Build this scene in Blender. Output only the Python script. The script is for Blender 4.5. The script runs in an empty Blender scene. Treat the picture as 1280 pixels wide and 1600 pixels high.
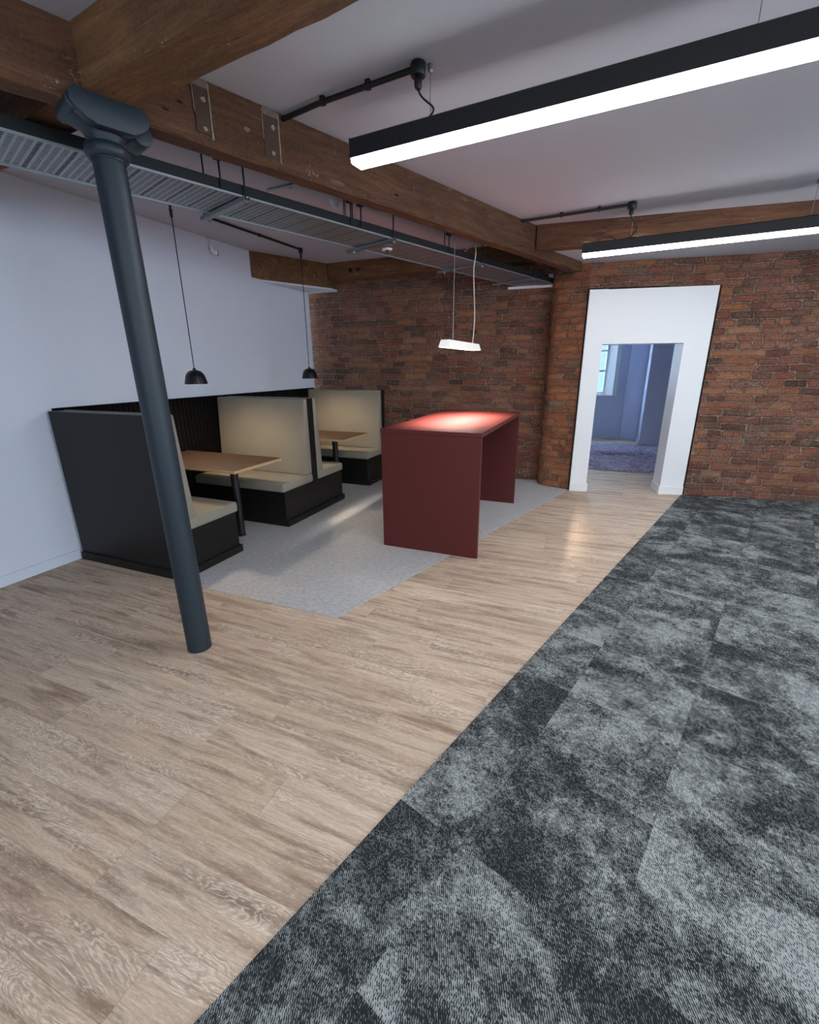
import bpy, bmesh, math, random
from math import sin, cos, radians as R, pi
from mathutils import Vector, Matrix
random.seed(7)
S = bpy.context.scene
COL = S.collection

# ------------------------------------------------------------------ camera
H = 1.60                                   # metres, eye height
YAW, PITCH, ROLL, FPX = R(22.6877), R(17.9577), R(-0.526), 703.53
Rv = Vector((cos(YAW), sin(YAW), 0)); Fv = Vector((-sin(YAW), cos(YAW), 0)); Zv = Vector((0, 0, 1))
fwd = Fv * cos(PITCH) - Zv * sin(PITCH)
dwn = -Zv * cos(PITCH) - Fv * sin(PITCH)
xa = Rv * cos(ROLL) - dwn * sin(ROLL)
ya = Rv * sin(ROLL) + dwn * cos(ROLL)
cam = bpy.data.cameras.new('camera'); camo = bpy.data.objects.new('camera', cam); COL.objects.link(camo)
M = Matrix.Identity(4)
for i in range(3):
    M[i][0] = xa[i]; M[i][1] = -ya[i]; M[i][2] = -fwd[i]
M[0][3], M[1][3], M[2][3] = 0, 0, H
camo.matrix_world = M
cam.sensor_fit = 'VERTICAL'; cam.sensor_height = 24; cam.lens = FPX / 1600 * 24
cam.clip_start = 0.02
S.camera = camo

# ------------------------------------------------------------------ world, daylight, exposure
S.view_settings.view_transform = 'Standard'; S.view_settings.look = 'None'
S.view_settings.exposure = 0.14; S.view_settings.gamma = 1.0
w = bpy.data.worlds.new('sky'); S.world = w; w.use_nodes = True
bg = w.node_tree.nodes['Background']; bg.inputs[0].default_value = (0.62, 0.80, 1.0, 1); bg.inputs[1].default_value = 1.6

def area_light(name, loc, rot, sx, sy, power, colr):
    l = bpy.data.lights.new(name, 'AREA'); l.shape = 'RECTANGLE'; l.size = sx; l.size_y = sy
    l.energy = power; l.color = colr
    o = bpy.data.objects.new(name, l); o.location = loc; o.rotation_euler = rot; COL.objects.link(o)
    return o
# daylight: added through unseen windows behind and to the right, plus the far room's window
DAY = (0.74, 0.88, 1.0)
for x in (-0.6, 2.4):
    area_light('added_window_light', (x, -3.62, 1.75), (R(90), 0, 0), 1.3, 1.5, 26, DAY)
for y in (-1.4, 1.1, 3.6):
    area_light('added_window_light', (5.77, y, 1.70), (R(90), 0, R(90)), 1.3, 1.5, 52, DAY)
area_light('daylight_far_room', (-0.98, 11.62, 1.75), (R(-90), 0, 0), 0.85, 1.2, 950, (0.64, 0.80, 1.0))

LAMP = (0.98, 0.985, 1.0)
TUBE = 33.0            # emission of the linear office lights
# ------------------------------------------------------------------ helpers
def lin(c):
    return tuple((v / 255 / 12.92) if v / 255 <= 0.04045 else ((v / 255 + 0.055) / 1.055) ** 2.4 for v in c) + (1,)

class NT:
    def __init__(s, name, rough=0.6, metallic=0.0, spec=0.5):
        s.m = bpy.data.materials.new(name); s.m.use_nodes = True
        s.t = s.m.node_tree; s.n = s.t.nodes
        s.b = s.n['Principled BSDF']
        s.b.inputs['Roughness'].default_value = rough; s.b.inputs['Metallic'].default_value = metallic
        s.b.inputs['Specular IOR Level'].default_value = spec
    def new(s, typ, **kw):
        n = s.n.new(typ)
        for k, v in kw.items():
            setattr(n, k, v)
        return n
    def put(s, sock, v):
        if hasattr(v, 'node') and hasattr(v, 'is_output'): s.t.links.new(v, sock)
        elif isinstance(v, (tuple, list)) and len(v) == 3 and sock.type == 'RGBA': sock.default_value = tuple(v) + (1,)
        else: sock.default_value = v
    def math(s, op, a, b=0.0, c=None):
        n = s.new('ShaderNodeMath', operation=op); s.put(n.inputs[0], a); s.put(n.inputs[1], b)
        if c is not None: s.put(n.inputs[2], c)
        return n.outputs[0]
    def obj(s):
        return s.new('ShaderNodeTexCoord').outputs['Object']
    def uv(s):
        return s.new('ShaderNodeTexCoord').outputs['UV']
    def mapping(s, v, loc=(0, 0, 0), rot=(0, 0, 0), sc=(1, 1, 1)):
        n = s.new('ShaderNodeMapping'); s.put(n.inputs[0], v)
        n.inputs[1].default_value = loc; n.inputs[2].default_value = rot; n.inputs[3].default_value = sc
        return n.outputs[0]
    def sep(s, v):
        n = s.new('ShaderNodeSeparateXYZ'); s.put(n.inputs[0], v); return n.outputs
    def comb(s, x, y, z=0.0):
        n = s.new('ShaderNodeCombineXYZ'); s.put(n.inputs[0], x); s.put(n.inputs[1], y); s.put(n.inputs[2], z); return n.outputs[0]
    def noise(s, v, scale, detail=4, rough=0.55, dist=0.0):
        n = s.new('ShaderNodeTexNoise'); s.put(n.inputs['Vector'], v)
        n.inputs['Scale'].default_value = scale; n.inputs['Detail'].default_value = detail
        n.inputs['Roughness'].default_value = rough; n.inputs['Distortion'].default_value = dist
        return n.outputs['Fac']
    def noisec(s, v, scale, detail=2):
        n = s.new('ShaderNodeTexNoise'); s.put(n.inputs['Vector'], v)
        n.inputs['Scale'].default_value = scale; n.inputs['Detail'].default_value = detail
        return n.outputs['Color']
    def white(s, v):
        n = s.new('ShaderNodeTexWhiteNoise', noise_dimensions='3D'); s.put(n.inputs['Vector'], v); return n.outputs['Value']
    def ramp(s, f, stops, interp='LINEAR'):
        n = s.new('ShaderNodeValToRGB'); s.put(n.inputs[0], f); n.color_ramp.interpolation = interp
        e = n.color_ramp.elements
        while len(e) < len(stops): e.new(0.5)
        for k, (p, c) in enumerate(stops):
            e[k].position = p; e[k].color = c if len(c) == 4 else tuple(c) + (1,)
        return n.outputs[0]
    def rng(s, f, a, b, c=0.0, d=1.0):
        n = s.new('ShaderNodeMapRange'); s.put(n.inputs[0], f)
        for k, v in zip((1, 2, 3, 4), (a, b, c, d)): n.inputs[k].default_value = v
        return n.outputs[0]
    def mix(s, f, a, b, mode='MIX'):
        n = s.new('ShaderNodeMix', data_type='RGBA', blend_type=mode)
        s.put(n.inputs[0], f); s.put(n.inputs[6], a); s.put(n.inputs[7], b)
        return n.outputs[2]
    def vadd(s, a, b):
        n = s.new('ShaderNodeVectorMath', operation='ADD'); s.put(n.inputs[0], a); s.put(n.inputs[1], b); return n.outputs[0]
    def vmul(s, a, k):
        n = s.new('ShaderNodeVectorMath', operation='MULTIPLY'); s.put(n.inputs[0], a); s.put(n.inputs[1], k); return n.outputs[0]
    def bump(s, h, strength, dist):
        n = s.new('ShaderNodeBump'); s.put(n.inputs['Height'], h)
        n.inputs['Strength'].default_value = strength; n.inputs['Distance'].default_value = dist
        s.t.links.new(n.outputs[0], s.b.inputs['Normal'])
    def col(s, c): s.put(s.b.inputs['Base Color'], c); return s
    def rough(s, c): s.put(s.b.inputs['Roughness'], c)
    def emit(s, c, k):
        s.b.inputs['Emission Color'].default_value = tuple(c[:3]) + (1,); s.b.inputs['Emission Strength'].default_value = k
        return s

MAT = {}
def simple(name, rgb, rough=0.5, metallic=0.0, var=0.06, nscale=30, bump=0.02, spec=0.5):
    n = NT(name, rough, metallic, spec)
    f = n.noise(n.obj(), nscale, 3)
    c = lin(rgb)
    n.col(n.mix(f, tuple(v * (1 - var) for v in c[:3]), tuple(min(1, v * (1 + var)) for v in c[:3])))
    if bump: n.bump(f, 0.25, bump * 0.05)
    MAT[name] = n.m
    return n.m

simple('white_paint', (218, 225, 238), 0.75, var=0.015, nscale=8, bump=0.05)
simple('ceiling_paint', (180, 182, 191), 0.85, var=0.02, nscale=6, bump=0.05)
simple('trim_paint', (226, 228, 230), 0.4, var=0.01)
simple('blue_paint', (196, 203, 226), 0.7, var=0.02, nscale=6)
simple('column_paint', (30, 43, 53), 0.5, var=0.08, nscale=60, bump=0.06)
simple('charcoal_panel', (24, 22, 21), 0.42, var=0.05, nscale=40, bump=0.0, spec=0.3)
simple('black_slat', (6, 5, 5), 0.85, var=0.05, spec=0.15)
simple('black_plastic', (16, 17, 20), 0.45, var=0.05)
simple('black_powder', (17, 18, 22), 0.5, var=0.08, nscale=200)
simple('pendant_black', (13, 14, 22), 0.38, var=0.05)
simple('galvanised', (168, 174, 180), 0.42, 0.75, var=0.12, nscale=70)
simple('rail_dark', (34, 36, 39), 0.5, 0.4, var=0.1)
simple('steel', (150, 153, 156), 0.35, 0.85, var=0.08)
simple('white_plastic', (225, 226, 225), 0.4, var=0.01, bump=0)
simple('flex_white', (214, 206, 196), 0.5, var=0.02, bump=0)
simple('lens_dark', (30, 32, 36), 0.2, var=0.02, bump=0)
simple('ply_edge', (190, 158, 116), 0.5, var=0.12, nscale=120)
simple('stone_pale', (152, 138, 122), 0.85, var=0.2, nscale=60, bump=0.3)
simple('stone_grey', (120, 106, 94), 0.9, var=0.3, nscale=60, bump=0.3)
simple('dark_timber', (80, 58, 46), 0.9, var=0.3, nscale=40, bump=0.5)
simple('painted_shade', (24, 21, 20), 0.9, var=0.05)  # near-black colour standing in for shade in gaps and holes
simple('facade', (196, 214, 222), 0.8, var=0.06, nscale=3)
simple('facade_pane', (70, 92, 112), 0.2, var=0.05)

# laminate red table
n = NT('red_laminate', 0.45, 0.0, 0.4)
f = n.noise(n.obj(), 220, 2)
n.col(n.mix(f, lin((80, 28, 25)), lin((90, 33, 30)))); n.bump(f, 0.15, 0.001); MAT['red_laminate'] = n.m

# fabric
n = NT('fabric', 0.95, 0.0, 0.15)
v = n.obj()
weave = n.noise(v, 700, 2, 0.7)
f2 = n.noise(v, 5, 3)
c = n.mix(weave, lin((122, 116, 105)), lin((160, 153, 140)))
c = n.mix(n.rng(f2, 0.35, 0.7, 0.0, 0.25), c, lin((122, 118, 108)))
n.col(c); n.bump(weave, 0.3, 0.002); MAT['fabric'] = n.m

# table-top walnut-like laminate
n = NT('table_wood', 0.6, 0.0, 0.25)
v = n.mapping(n.obj(), sc=(3, 26, 3))
g1 = n.noise(v, 2.2, 7, 0.6, 0.4)
n.col(n.ramp(g1, [(0.25, lin((44, 32, 24))), (0.5, lin((66, 49, 36))), (0.75, lin((88, 67, 50)))]))
n.rough(n.rng(g1, 0.3, 0.7, 0.55, 0.7)); n.bump(g1, 0.1, 0.001); MAT['table_wood'] = n.m

# old timber beams (grain along local X of the beam)
def timber(name, c0, c1, c2, c3):
    n = NT(name, 0.82, 0.0, 0.3)
    v = n.obj()
    wob = n.vadd(v, n.vmul(n.noisec(n.mapping(v, sc=(1.0, 3, 3)), 1.2, 2), (0.0, 0.10, 0.10)))
    g = n.noise(n.mapping(wob, sc=(1.6, 26, 26)), 1.6, 9, 0.68, 0.3)
    g2 = n.noise(n.mapping(v, sc=(1.2, 4, 4)), 2.0, 6, 0.62)
    c = n.ramp(g, [(0.30, lin(c0)), (0.47, lin(c1)), (0.60, lin(c2)), (0.78, lin(c3))])
    c = n.mix(0.25, c, lin(c2))
    c = n.mix(n.rng(g2, 0.32, 0.60, 0.75, 0.0), c, lin(c0))
    c = n.mix(n.rng(n.noise(v, 60, 5, 0.75), 0.35, 0.7, 0.0, 0.30), c, lin(c3))
    c = n.mix(n.rng(n.noise(n.mapping(v, sc=(1, 3, 3)), 3.5, 6, 0.7), 0.60, 0.72, 0.0, 0.45), c, lin((150, 128, 106)))
    pf = n.math('MULTIPLY', n.rng(n.noise(n.mapping(v, sc=(1.5, 4, 4)), 2.4, 6, 0.75), 0.60, 0.68), n.rng(n.noise(v, 70, 3, 0.7), 0.5, 0.6))
    c = n.mix(n.math('MULTIPLY', pf, 0.65), c, lin((186, 172, 154)))
    # nail holes and splits
    vo = n.new('ShaderNodeTexVoronoi'); n.put(vo.inputs['Vector'], n.mapping(v, sc=(2.2, 6, 6))); vo.inputs['Scale'].default_value = 1.6
    hole = n.rng(vo.outputs['Distance'], 0.04, 0.085, 1.0, 0.0)
    split = n.rng(n.math('ABSOLUTE', n.math('SUBTRACT', n.noise(n.mapping(wob, sc=(0.7, 9, 9)), 1.0, 3), 0.5)), 0.0, 0.006, 0.8, 0.0)
    split = n.math('MULTIPLY', split, n.rng(n.noise(n.mapping(v, sc=(1, 1, 1)), 1.3, 2), 0.5, 0.6))
    dark = n.math('MAXIMUM', hole, split)
    c = n.mix(dark, c, lin((30, 20, 15)))
    n.col(c)
    hgt = n.math('SUBTRACT', n.math('ADD', n.math('MULTIPLY', g, 0.5), n.math('MULTIPLY', g2, 0.8)), dark)
    n.bump(hgt, 0.7, 0.012)
    MAT[name] = n.m
timber('old_timber', (50, 31, 22), (82, 53, 37), (106, 71, 50), (132, 96, 70))
timber('orange_timber', (66, 44, 29), (104, 72, 46), (130, 92, 60), (152, 116, 82))

# brickwork (UV in metres)
def brick(name, tones, mortar, BW=0.25, BH=0.083, MS=0.0060, smear=0.5, dull=(146, 106, 88)):
    n = NT(name, 0.9, 0.0, 0.2)
    uv = n.uv()
    wob = n.vadd(uv, n.vmul(n.vadd(n.noisec(uv, 2.2, 3), (-0.5, -0.5, -0.5)), (0.10, 0.055, 0.0)))
    wob = n.vadd(wob, n.vmul(n.vadd(n.noisec(uv, 20.0, 3), (-0.5, -0.5, -0.5)), (0.024, 0.018, 0.0)))
    x, y, _ = n.sep(wob)
    row = n.math('FLOOR', n.math('DIVIDE', y, BH))
    fy = n.math('SUBTRACT', n.math('DIVIDE', y, BH), row)
    rr = n.white(n.comb(row, 3.1, 0.7))
    hdr = n.math('LESS_THAN', rr, 0.22)                       # every few courses a header course
    bw = n.math('SUBTRACT', BW, n.math('MULTIPLY', hdr, BW * 0.5))
    off = n.math('ADD', n.math('MULTIPLY', n.math('MODULO', row, 2.0), 0.5), n.math('MULTIPLY', rr, 0.33))
    px = n.math('ADD', n.math('DIVIDE', x, bw), off)
    # uneven brick lengths
    px = n.math('ADD', px, n.math('MULTIPLY', n.math('SINE', n.math('ADD', n.math('MULTIPLY', px, 2.1), n.math('MULTIPLY', rr, 40.0))), 0.16))
    colm = n.math('FLOOR', px)
    fx = n.math('SUBTRACT', px, colm)
    idv = n.white(n.comb(colm, row, 1.3)); idw = n.white(n.comb(colm, row, 9.3)); idm = n.white(n.comb(colm, row, 5.7))
    dx = n.math('MULTIPLY', n.math('MINIMUM', fx, n.math('SUBTRACT', 1.0, fx)), bw)
    dy = n.math('MULTIPLY', n.math('MINIMUM', fy, n.math('SUBTRACT', 1.0, fy)), BH)
    d = n.math('SMOOTH_MIN', dx, dy, 0.016)
    fine = n.noise(uv, 110, 5, 0.72)
    med = n.noise(uv, 16, 5, 0.68)
    rag = n.math('ADD', n.math('MULTIPLY', n.math('SUBTRACT', n.noise(uv, 40, 6, 0.8), 0.5), 0.045), n.math('MULTIPLY', n.math('SUBTRACT', med, 0.5), 0.014))
    d = n.math('ADD', d, rag)
    m = n.rng(d, MS - 0.003, MS + 0.005, 1.0, 0.0)             # 1 in the joint
    c = n.ramp(idv, tones, 'CONSTANT')
    c = n.mix(n.rng(fine, 0.34, 0.66), n.mix(0.42, c, (0.022, 0.014, 0.011)), n.mix(0.16, c, lin((200, 160, 135))))
    c = n.mix(n.rng(n.noise(uv, 42, 4, 0.7), 0.36, 0.60, 0.32, 0.0), c, lin((66, 44, 38)))
    c = n.mix(n.rng(med, 0.42, 0.70, 0.0, 0.5), c, n.ramp(idw, [(0.0, lin((128, 84, 66))), (0.5, lin((106, 66, 54))), (1.0, lin((146, 106, 80)))]))
    mc = n.mix(n.rng(fine, 0.35, 0.65), mortar[0], mortar[1])
    # old lime and dust dragged over many of the bricks
    big = n.noise(uv, 1.7, 6, 0.66)
    sm = n.math('ADD', n.rng(big, 0.42, 0.66, 0.0, smear), n.rng(idm, 0.6, 1.0, 0.0, 0.40))
    sm = n.math('MULTIPLY', n.math('MINIMUM', sm, 0.9), n.rng(n.noise(uv, 34, 6, 0.78), 0.38, 0.58, 0.0, 1.0))
    c = n.mix(sm, c, n.mix(0.35, lin(dull), mc))
    c = n.mix(n.math('MULTIPLY', m, n.rng(n.noise(uv, 9, 4), 0.35, 0.55, 0.35, 1.0)), c, mc)
    soot = n.rng(n.noise(uv, 2.6, 5, 0.7), 0.54, 0.72, 0.0, 0.45)
    c = n.mix(soot, c, lin((70, 52, 44)))
    blot = n.noise(uv, 55, 3, 0.6)
    c = n.mix(n.rng(blot, 0.56, 0.68, 0.0, 0.55), c, lin((176, 138, 116)))
    c = n.mix(n.rng(blot, 0.44, 0.32, 0.0, 0.60), c, lin((52, 32, 27)))
    lime = n.math('MULTIPLY', n.rng(n.noise(uv, 6, 6, 0.75), 0.57, 0.66, 0.0, 0.75), n.rng(n.sep(uv)[1], 0.0, 0.9, 1.0, 0.25))
    c = n.mix(lime, c, lin((182, 156, 136)))
    spots = n.rng(n.noise(uv, 26, 3, 0.6), 0.70, 0.73, 0.0, 0.9)
    c = n.mix(spots, c, lin((205, 192, 178)))
    n.col(c)
    h = n.math('ADD', n.math('ADD', n.rng(d, 0.0, 0.014, 0.0, 1.0), n.math('MULTIPLY', med, 0.6)), n.math('MULTIPLY', fine, 0.35))
    h = n.math('ADD', h, n.math('MULTIPLY', idw, 0.45))
    n.bump(h, 1.0, 0.02)
    MAT[name] = n.m
TON = [(0.0, lin((142, 74, 54))), (0.14, lin((114, 56, 45))), (0.28, lin((156, 92, 60))), (0.40, lin((86, 42, 36))), (0.52, lin((140, 80, 60))),
       (0.66, lin((78, 62, 53))), (0.74, lin((150, 80, 58))), (0.84, lin((52, 33, 30))), (0.93, lin((172, 108, 64)))]
brick('brick', TON, (lin((150, 120, 104)), lin((206, 180, 160))))
TON2 = [(0.0, lin((182, 94, 54))), (0.2, lin((150, 74, 48))), (0.38, lin((194, 114, 64))), (0.55, lin((152, 84, 58))),
        (0.70, lin((100, 62, 46))), (0.78, lin((174, 98, 60))), (0.92, lin((130, 106, 82)))]
brick('brick_orange', TON2, (lin((150, 122, 100)), lin((192, 166, 140))), smear=0.25, dull=(164, 106, 74))

# wood-effect vinyl planks running along world X
def planks(name, tint=(1, 1, 1), k=1.0):
    PL, PW = 1.22, 0.20
    n = NT(name, 0.5, 0.0, 0.4)
    v = n.obj(); x, y, _ = n.sep(v)
    row = n.math('FLOOR', n.math('DIVIDE', n.math('ADD', y, 0.07), PW))
    ro = n.white(n.comb(row, 4.2, 0.0))
    px = n.math('ADD', n.math('DIVIDE', x, PL), n.math('MULTIPLY', ro, 7.0))
    colm = n.math('FLOOR', px)
    i1 = n.white(n.comb(row, colm, 0.5)); i2 = n.white(n.comb(row, colm, 7.5)); i3 = n.white(n.comb(row, colm, 3.5))
    sh = n.comb(n.math('ADD', x, n.math('MULTIPLY', i1, 31.0)), n.math('ADD', y, n.math('MULTIPLY', i2, 17.0)), n.math('MULTIPLY', i3, 9.0))
    wob = n.vadd(sh, n.vmul(n.vadd(n.noisec(n.mapping(sh, sc=(1.8, 5, 1)), 1.6, 3), (-0.5, -0.5, -0.5)), (0.0, 0.045, 0.0)))
    streak = n.noise(n.mapping(wob, sc=(0.9, 19, 1)), 2.0, 9, 0.68, 0.1)
    fine = n.noise(n.mapping(wob, sc=(4, 130, 1)), 2.0, 6, 0.75)
    fleck = n.noise(n.mapping(sh, sc=(14, 70, 1)), 3.0, 4, 0.75)
    # cathedral figure: contour lines of a stretched noise field
    field = n.noise(n.mapping(sh, sc=(1.6, 7.5, 1)), 1.5, 4, 0.55, 0.5)
    ringv = n.math('SINE', n.math('MULTIPLY', field, 130.0))
    figm = n.math('MULTIPLY', n.rng(n.noise(n.mapping(sh, sc=(0.7, 4.5, 1)), 1.7, 5, 0.6), 0.50, 0.60), n.rng(fleck, 0.35, 0.6, 0.45, 1.0))
    base = n.ramp(streak, [(0.30, lin((140, 117, 100))), (0.43, lin((172, 150, 129))), (0.55, lin((196, 176, 155))), (0.72, lin((216, 199, 179)))])
    tone = n.ramp(i3, [(0.0, lin((158, 141, 126))), (0.3, lin((206, 184, 158))), (0.7, lin((198, 178, 160))), (1.0, lin((222, 206, 186)))])
    c = n.mix(0.34, base, tone)
    dk = n.rng(n.noise(n.mapping(wob, sc=(0.9, 10, 1)), 1.9, 6, 0.66), 0.49, 0.66, 0.0, 0.88)
    c = n.mix(dk, c, lin((120, 98, 82)))
    pk = n.rng(n.noise(n.mapping(sh, sc=(2, 6, 1)), 1.1, 3), 0.58, 0.72, 0.0, 0.35)
    c = n.mix(pk, c, lin((178, 144, 128)))
    c = n.mix(n.math('MULTIPLY', figm, n.rng(ringv, 0.1, 0.9, 0.0, 0.55)), c, lin((230, 218, 202)))
    c = n.mix(n.math('MULTIPLY', figm, n.rng(ringv, -0.2, -0.9, 0.0, 0.42)), c, lin((122, 101, 88)))
    c = n.mix(n.rng(fine, 0.40, 0.60, 0.38, 0.0), c, lin((128, 107, 92)))
    c = n.mix(n.rng(fleck, 0.54, 0.70, 0.0, 0.42), c, lin((228, 215, 198)))
    c = n.mix(n.rng(fleck, 0.46, 0.32, 0.0, 0.35), c, lin((132, 110, 95)))
    # joints
    fy = n.math('FRACT', n.math('DIVIDE', n.math('ADD', y, 0.07), PW)); fx = n.math('FRACT', px)
    e = n.math('MINIMUM', n.math('MULTIPLY', n.math('MINIMUM', fy, n.math('SUBTRACT', 1.0, fy)), PW),
               n.math('MULTIPLY', n.math('MINIMUM', fx, n.math('SUBTRACT', 1.0, fx)), PL))
    c = n.mix(n.rng(e, 0.0003, 0.0016, 0.38, 0.0), c, lin((96, 78, 66)))
    c = n.mix(1.0, c, tuple(t * k for t in tint), 'MULTIPLY')
    n.col(c)
    n.rough(n.rng(streak, 0.3, 0.7, 0.60, 0.72))
    n.bump(n.math('ADD', fine, n.math('MULTIPLY', n.rng(e, 0.0, 0.002), 2.0)), 0.15, 0.001)
    MAT[name] = n.m
planks('wood_planks', k=1.10)

# mottled grey sheet vinyl
n = NT('grey_vinyl', 0.5, 0.0, 0.4)
v = n.obj()
a = n.noise(n.mapping(v, sc=(1, 1.6, 1)), 26, 6, 0.7, 0.6); b_ = n.noise(v, 5, 4)
c = n.ramp(a, [(0.3, lin((150, 153, 155))), (0.5, lin((176, 178, 180))), (0.72, lin((196, 198, 200)))])
n.col(n.mix(n.rng(b_, 0.35, 0.65, 0.0, 0.25), c, lin((166, 166, 167)))); n.bump(a, 0.05, 0.001)
MAT['grey_vinyl'] = n.m

# carpet tiles, laid parallel to the walkway
n = NT('carpet', 1.0, 0.0, 0.05)
v = n.mapping(n.obj(), loc=(0.10, 0.02, 0), rot=(0, 0, R(17.2)))
x, y, _ = n.sep(v)
TS = 0.5
cx = n.math('FLOOR', n.math('DIVIDE', x, TS)); cy = n.math('FLOOR', n.math('DIVIDE', y, TS))
i1 = n.white(n.comb(cx, cy, 0.5)); i2 = n.white(n.comb(cx, cy, 4.5)); i3 = n.white(n.comb(cx, cy, 8.5))
sh = n.comb(n.math('ADD', x, n.math('MULTIPLY', i1, 23.0)), n.math('ADD', y, n.math('MULTIPLY', i2, 19.0)), i3)
big = n.noise(n.mapping(sh, sc=(1.0, 1.25, 1)), 2.4, 6, 0.66, 0.7)
med = n.noise(sh, 11, 8, 0.85)
lvl = n.math('ADD', n.math('ADD', n.math('MULTIPLY', big, 1.5), n.math('MULTIPLY', med, 1.5)), n.math('MULTIPLY', i1, 0.14))
lvl = n.math('ADD', lvl, n.math('MULTIPLY', n.noise(sh, 48, 4, 0.8), 0.75))
lvl = n.rng(lvl, 1.74, 2.16)
# twill: short diagonal dashes
sx = n.math('ADD', n.math('MULTIPLY', x, 130.0), n.math('MULTIPLY', y, 100.0))
sy = n.math('SUBTRACT', n.math('MULTIPLY', y, 185.0), n.math('MULTIPLY', x, 60.0))
srow = n.math('FLOOR', sy)
sxx = n.math('ADD', sx, n.math('MULTIPLY', n.white(n.comb(srow, 1.0, 2.0)), 0.5))
cell = n.white(n.comb(n.math('FLOOR', sxx), srow, 0.3))
fine = n.noise(v, 520, 2, 0.7)
dash = n.math('MULTIPLY', n.math('SINE', n.math('MULTIPLY', sxx, 2 * pi)), 0.55)
dash = n.math('ADD', dash, n.math('MULTIPLY', n.math('SUBTRACT', cell, 0.5), 1.0))
dash = n.math('ADD', dash, n.math('MULTIPLY', n.math('SUBTRACT', fine, 0.5), 0.9))
thr = n.rng(lvl, 0.0, 1.0, 0.55, -0.35)
yarn = n.rng(n.math('SUBTRACT', dash, thr), -0.16, 0.16)
dark = n.mix(n.rng(big, 0.3, 0.7), lin((37, 40, 44)), lin((52, 56, 60)))
light = n.mix(n.rng(lvl, 0.0, 1.0), lin((107, 111, 110)), lin((155, 160, 159)))
c = n.mix(yarn, dark, light)
fx = n.math('FRACT', n.math('DIVIDE', x, TS)); fy = n.math('FRACT', n.math('DIVIDE', y, TS))
e = n.math('MULTIPLY', n.math('MINIMUM', n.math('MINIMUM', fx, n.math('SUBTRACT', 1.0, fx)), n.math('MINIMUM', fy, n.math('SUBTRACT', 1.0, fy))), TS)
c = n.mix(n.rng(e, 0.0005, 0.003, 0.35, 0.0), c, lin((30, 33, 40)))
n.col(c); n.bump(n.math('ADD', yarn, n.math('MULTIPLY', fine, 0.6)), 0.5, 0.003)
MAT['carpet'] = n.m

# shaggy rug in the far room
n = NT('rug', 1.0, 0.0, 0.05)
v = n.obj(); a = n.noise(v, 9, 6, 0.75, 1.5); b_ = n.noise(v, 60, 3, 0.7)
n.col(n.mix(n.math('MULTIPLY', n.rng(a, 0.35, 0.65), n.rng(b_, 0.2, 0.7)), lin((120, 110, 130)), lin((214, 206, 226)))); n.bump(b_, 0.6, 0.01)
MAT['rug'] = n.m

def emitter(name, rgb, k):
    n = NT(name, 0.5); n.col(tuple(rgb) + (1,)); n.emit(rgb, k); MAT[name] = n.m
emitter('tube_glow', LAMP, TUBE)
emitter('lamp_glow', (1.0, 0.88, 0.78), 22.0)
emitter('pendant_glow', (1.0, 0.76, 0.52), 900.0)
n = NT('opal', 0.4); n.col(lin((235, 233, 228))); n.emit((1.0, 0.95, 0.90), 0.30); MAT['opal'] = n.m
n = NT('glass', 0.0); n.b.inputs['Transmission Weight'].default_value = 1.0; n.b.inputs['IOR'].default_value = 1.1
n.col((0.85, 0.95, 1.0, 1)); MAT['glass'] = n.m

# ---- meshes
def bm_new(): return bmesh.new()
def box(bm, x0, x1, y0, y1, z0, z1):
    vs = [bm.verts.new(p) for p in ((x0, y0, z0), (x1, y0, z0), (x1, y1, z0), (x0, y1, z0), (x0, y0, z1), (x1, y0, z1), (x1, y1, z1), (x0, y1, z1))]
    for f in ((0, 3, 2, 1), (4, 5, 6, 7), (0, 1, 5, 4), (1, 2, 6, 5), (2, 3, 7, 6), (3, 0, 4, 7)):
        bm.faces.new([vs[i] for i in f])
    return vs
def hexa(bm, pts):
    """8 points: bottom ring of four (counter-clockwise from above), then the top ring"""
    vs = [bm.verts.new(p) for p in pts]
    for f in ((0, 3, 2, 1), (4, 5, 6, 7), (0, 1, 5, 4), (1, 2, 6, 5), (2, 3, 7, 6), (3, 0, 4, 7)):
        bm.faces.new([vs[i] for i in f])
def prism(bm, poly, z0, z1):
    a = [bm.verts.new((p[0], p[1], z0)) for p in poly]; b = [bm.verts.new((p[0], p[1], z1)) for p in poly]
    bm.faces.new(a[::-1]); bm.faces.new(b)
    k = len(poly)
    for i in range(k): bm.faces.new((a[i], a[(i + 1) % k], b[(i + 1) % k], b[i]))
def tube(bm, pts, r, seg=10, closed=True):
    pts = [Vector(p) for p in pts]
    rings = []
    up = Vector((0.13, 0.31, 0.94))
    for i, p in enumerate(pts):
        t = (pts[min(i + 1, len(pts) - 1)] - pts[max(i - 1, 0)]).normalized()
        a = t.cross(up)
        if a.length < 1e-3: a = t.cross(Vector((1, 0, 0)))
        a.normalize(); b = t.cross(a).normalized(); up = a.cross(t)
        rr = r[i] if isinstance(r, (list, tuple)) else r
        rings.append([bm.verts.new(p + (a * cos(2 * pi * k / seg) + b * sin(2 * pi * k / seg)) * rr) for k in range(seg)])
    for q, s_ in zip(rings, rings[1:]):
        for k in range(seg): bm.faces.new((q[k], q[(k + 1) % seg], s_[(k + 1) % seg], s_[k]))
    if closed: bm.faces.new(rings[0][::-1]); bm.faces.new(rings[-1])
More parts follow.
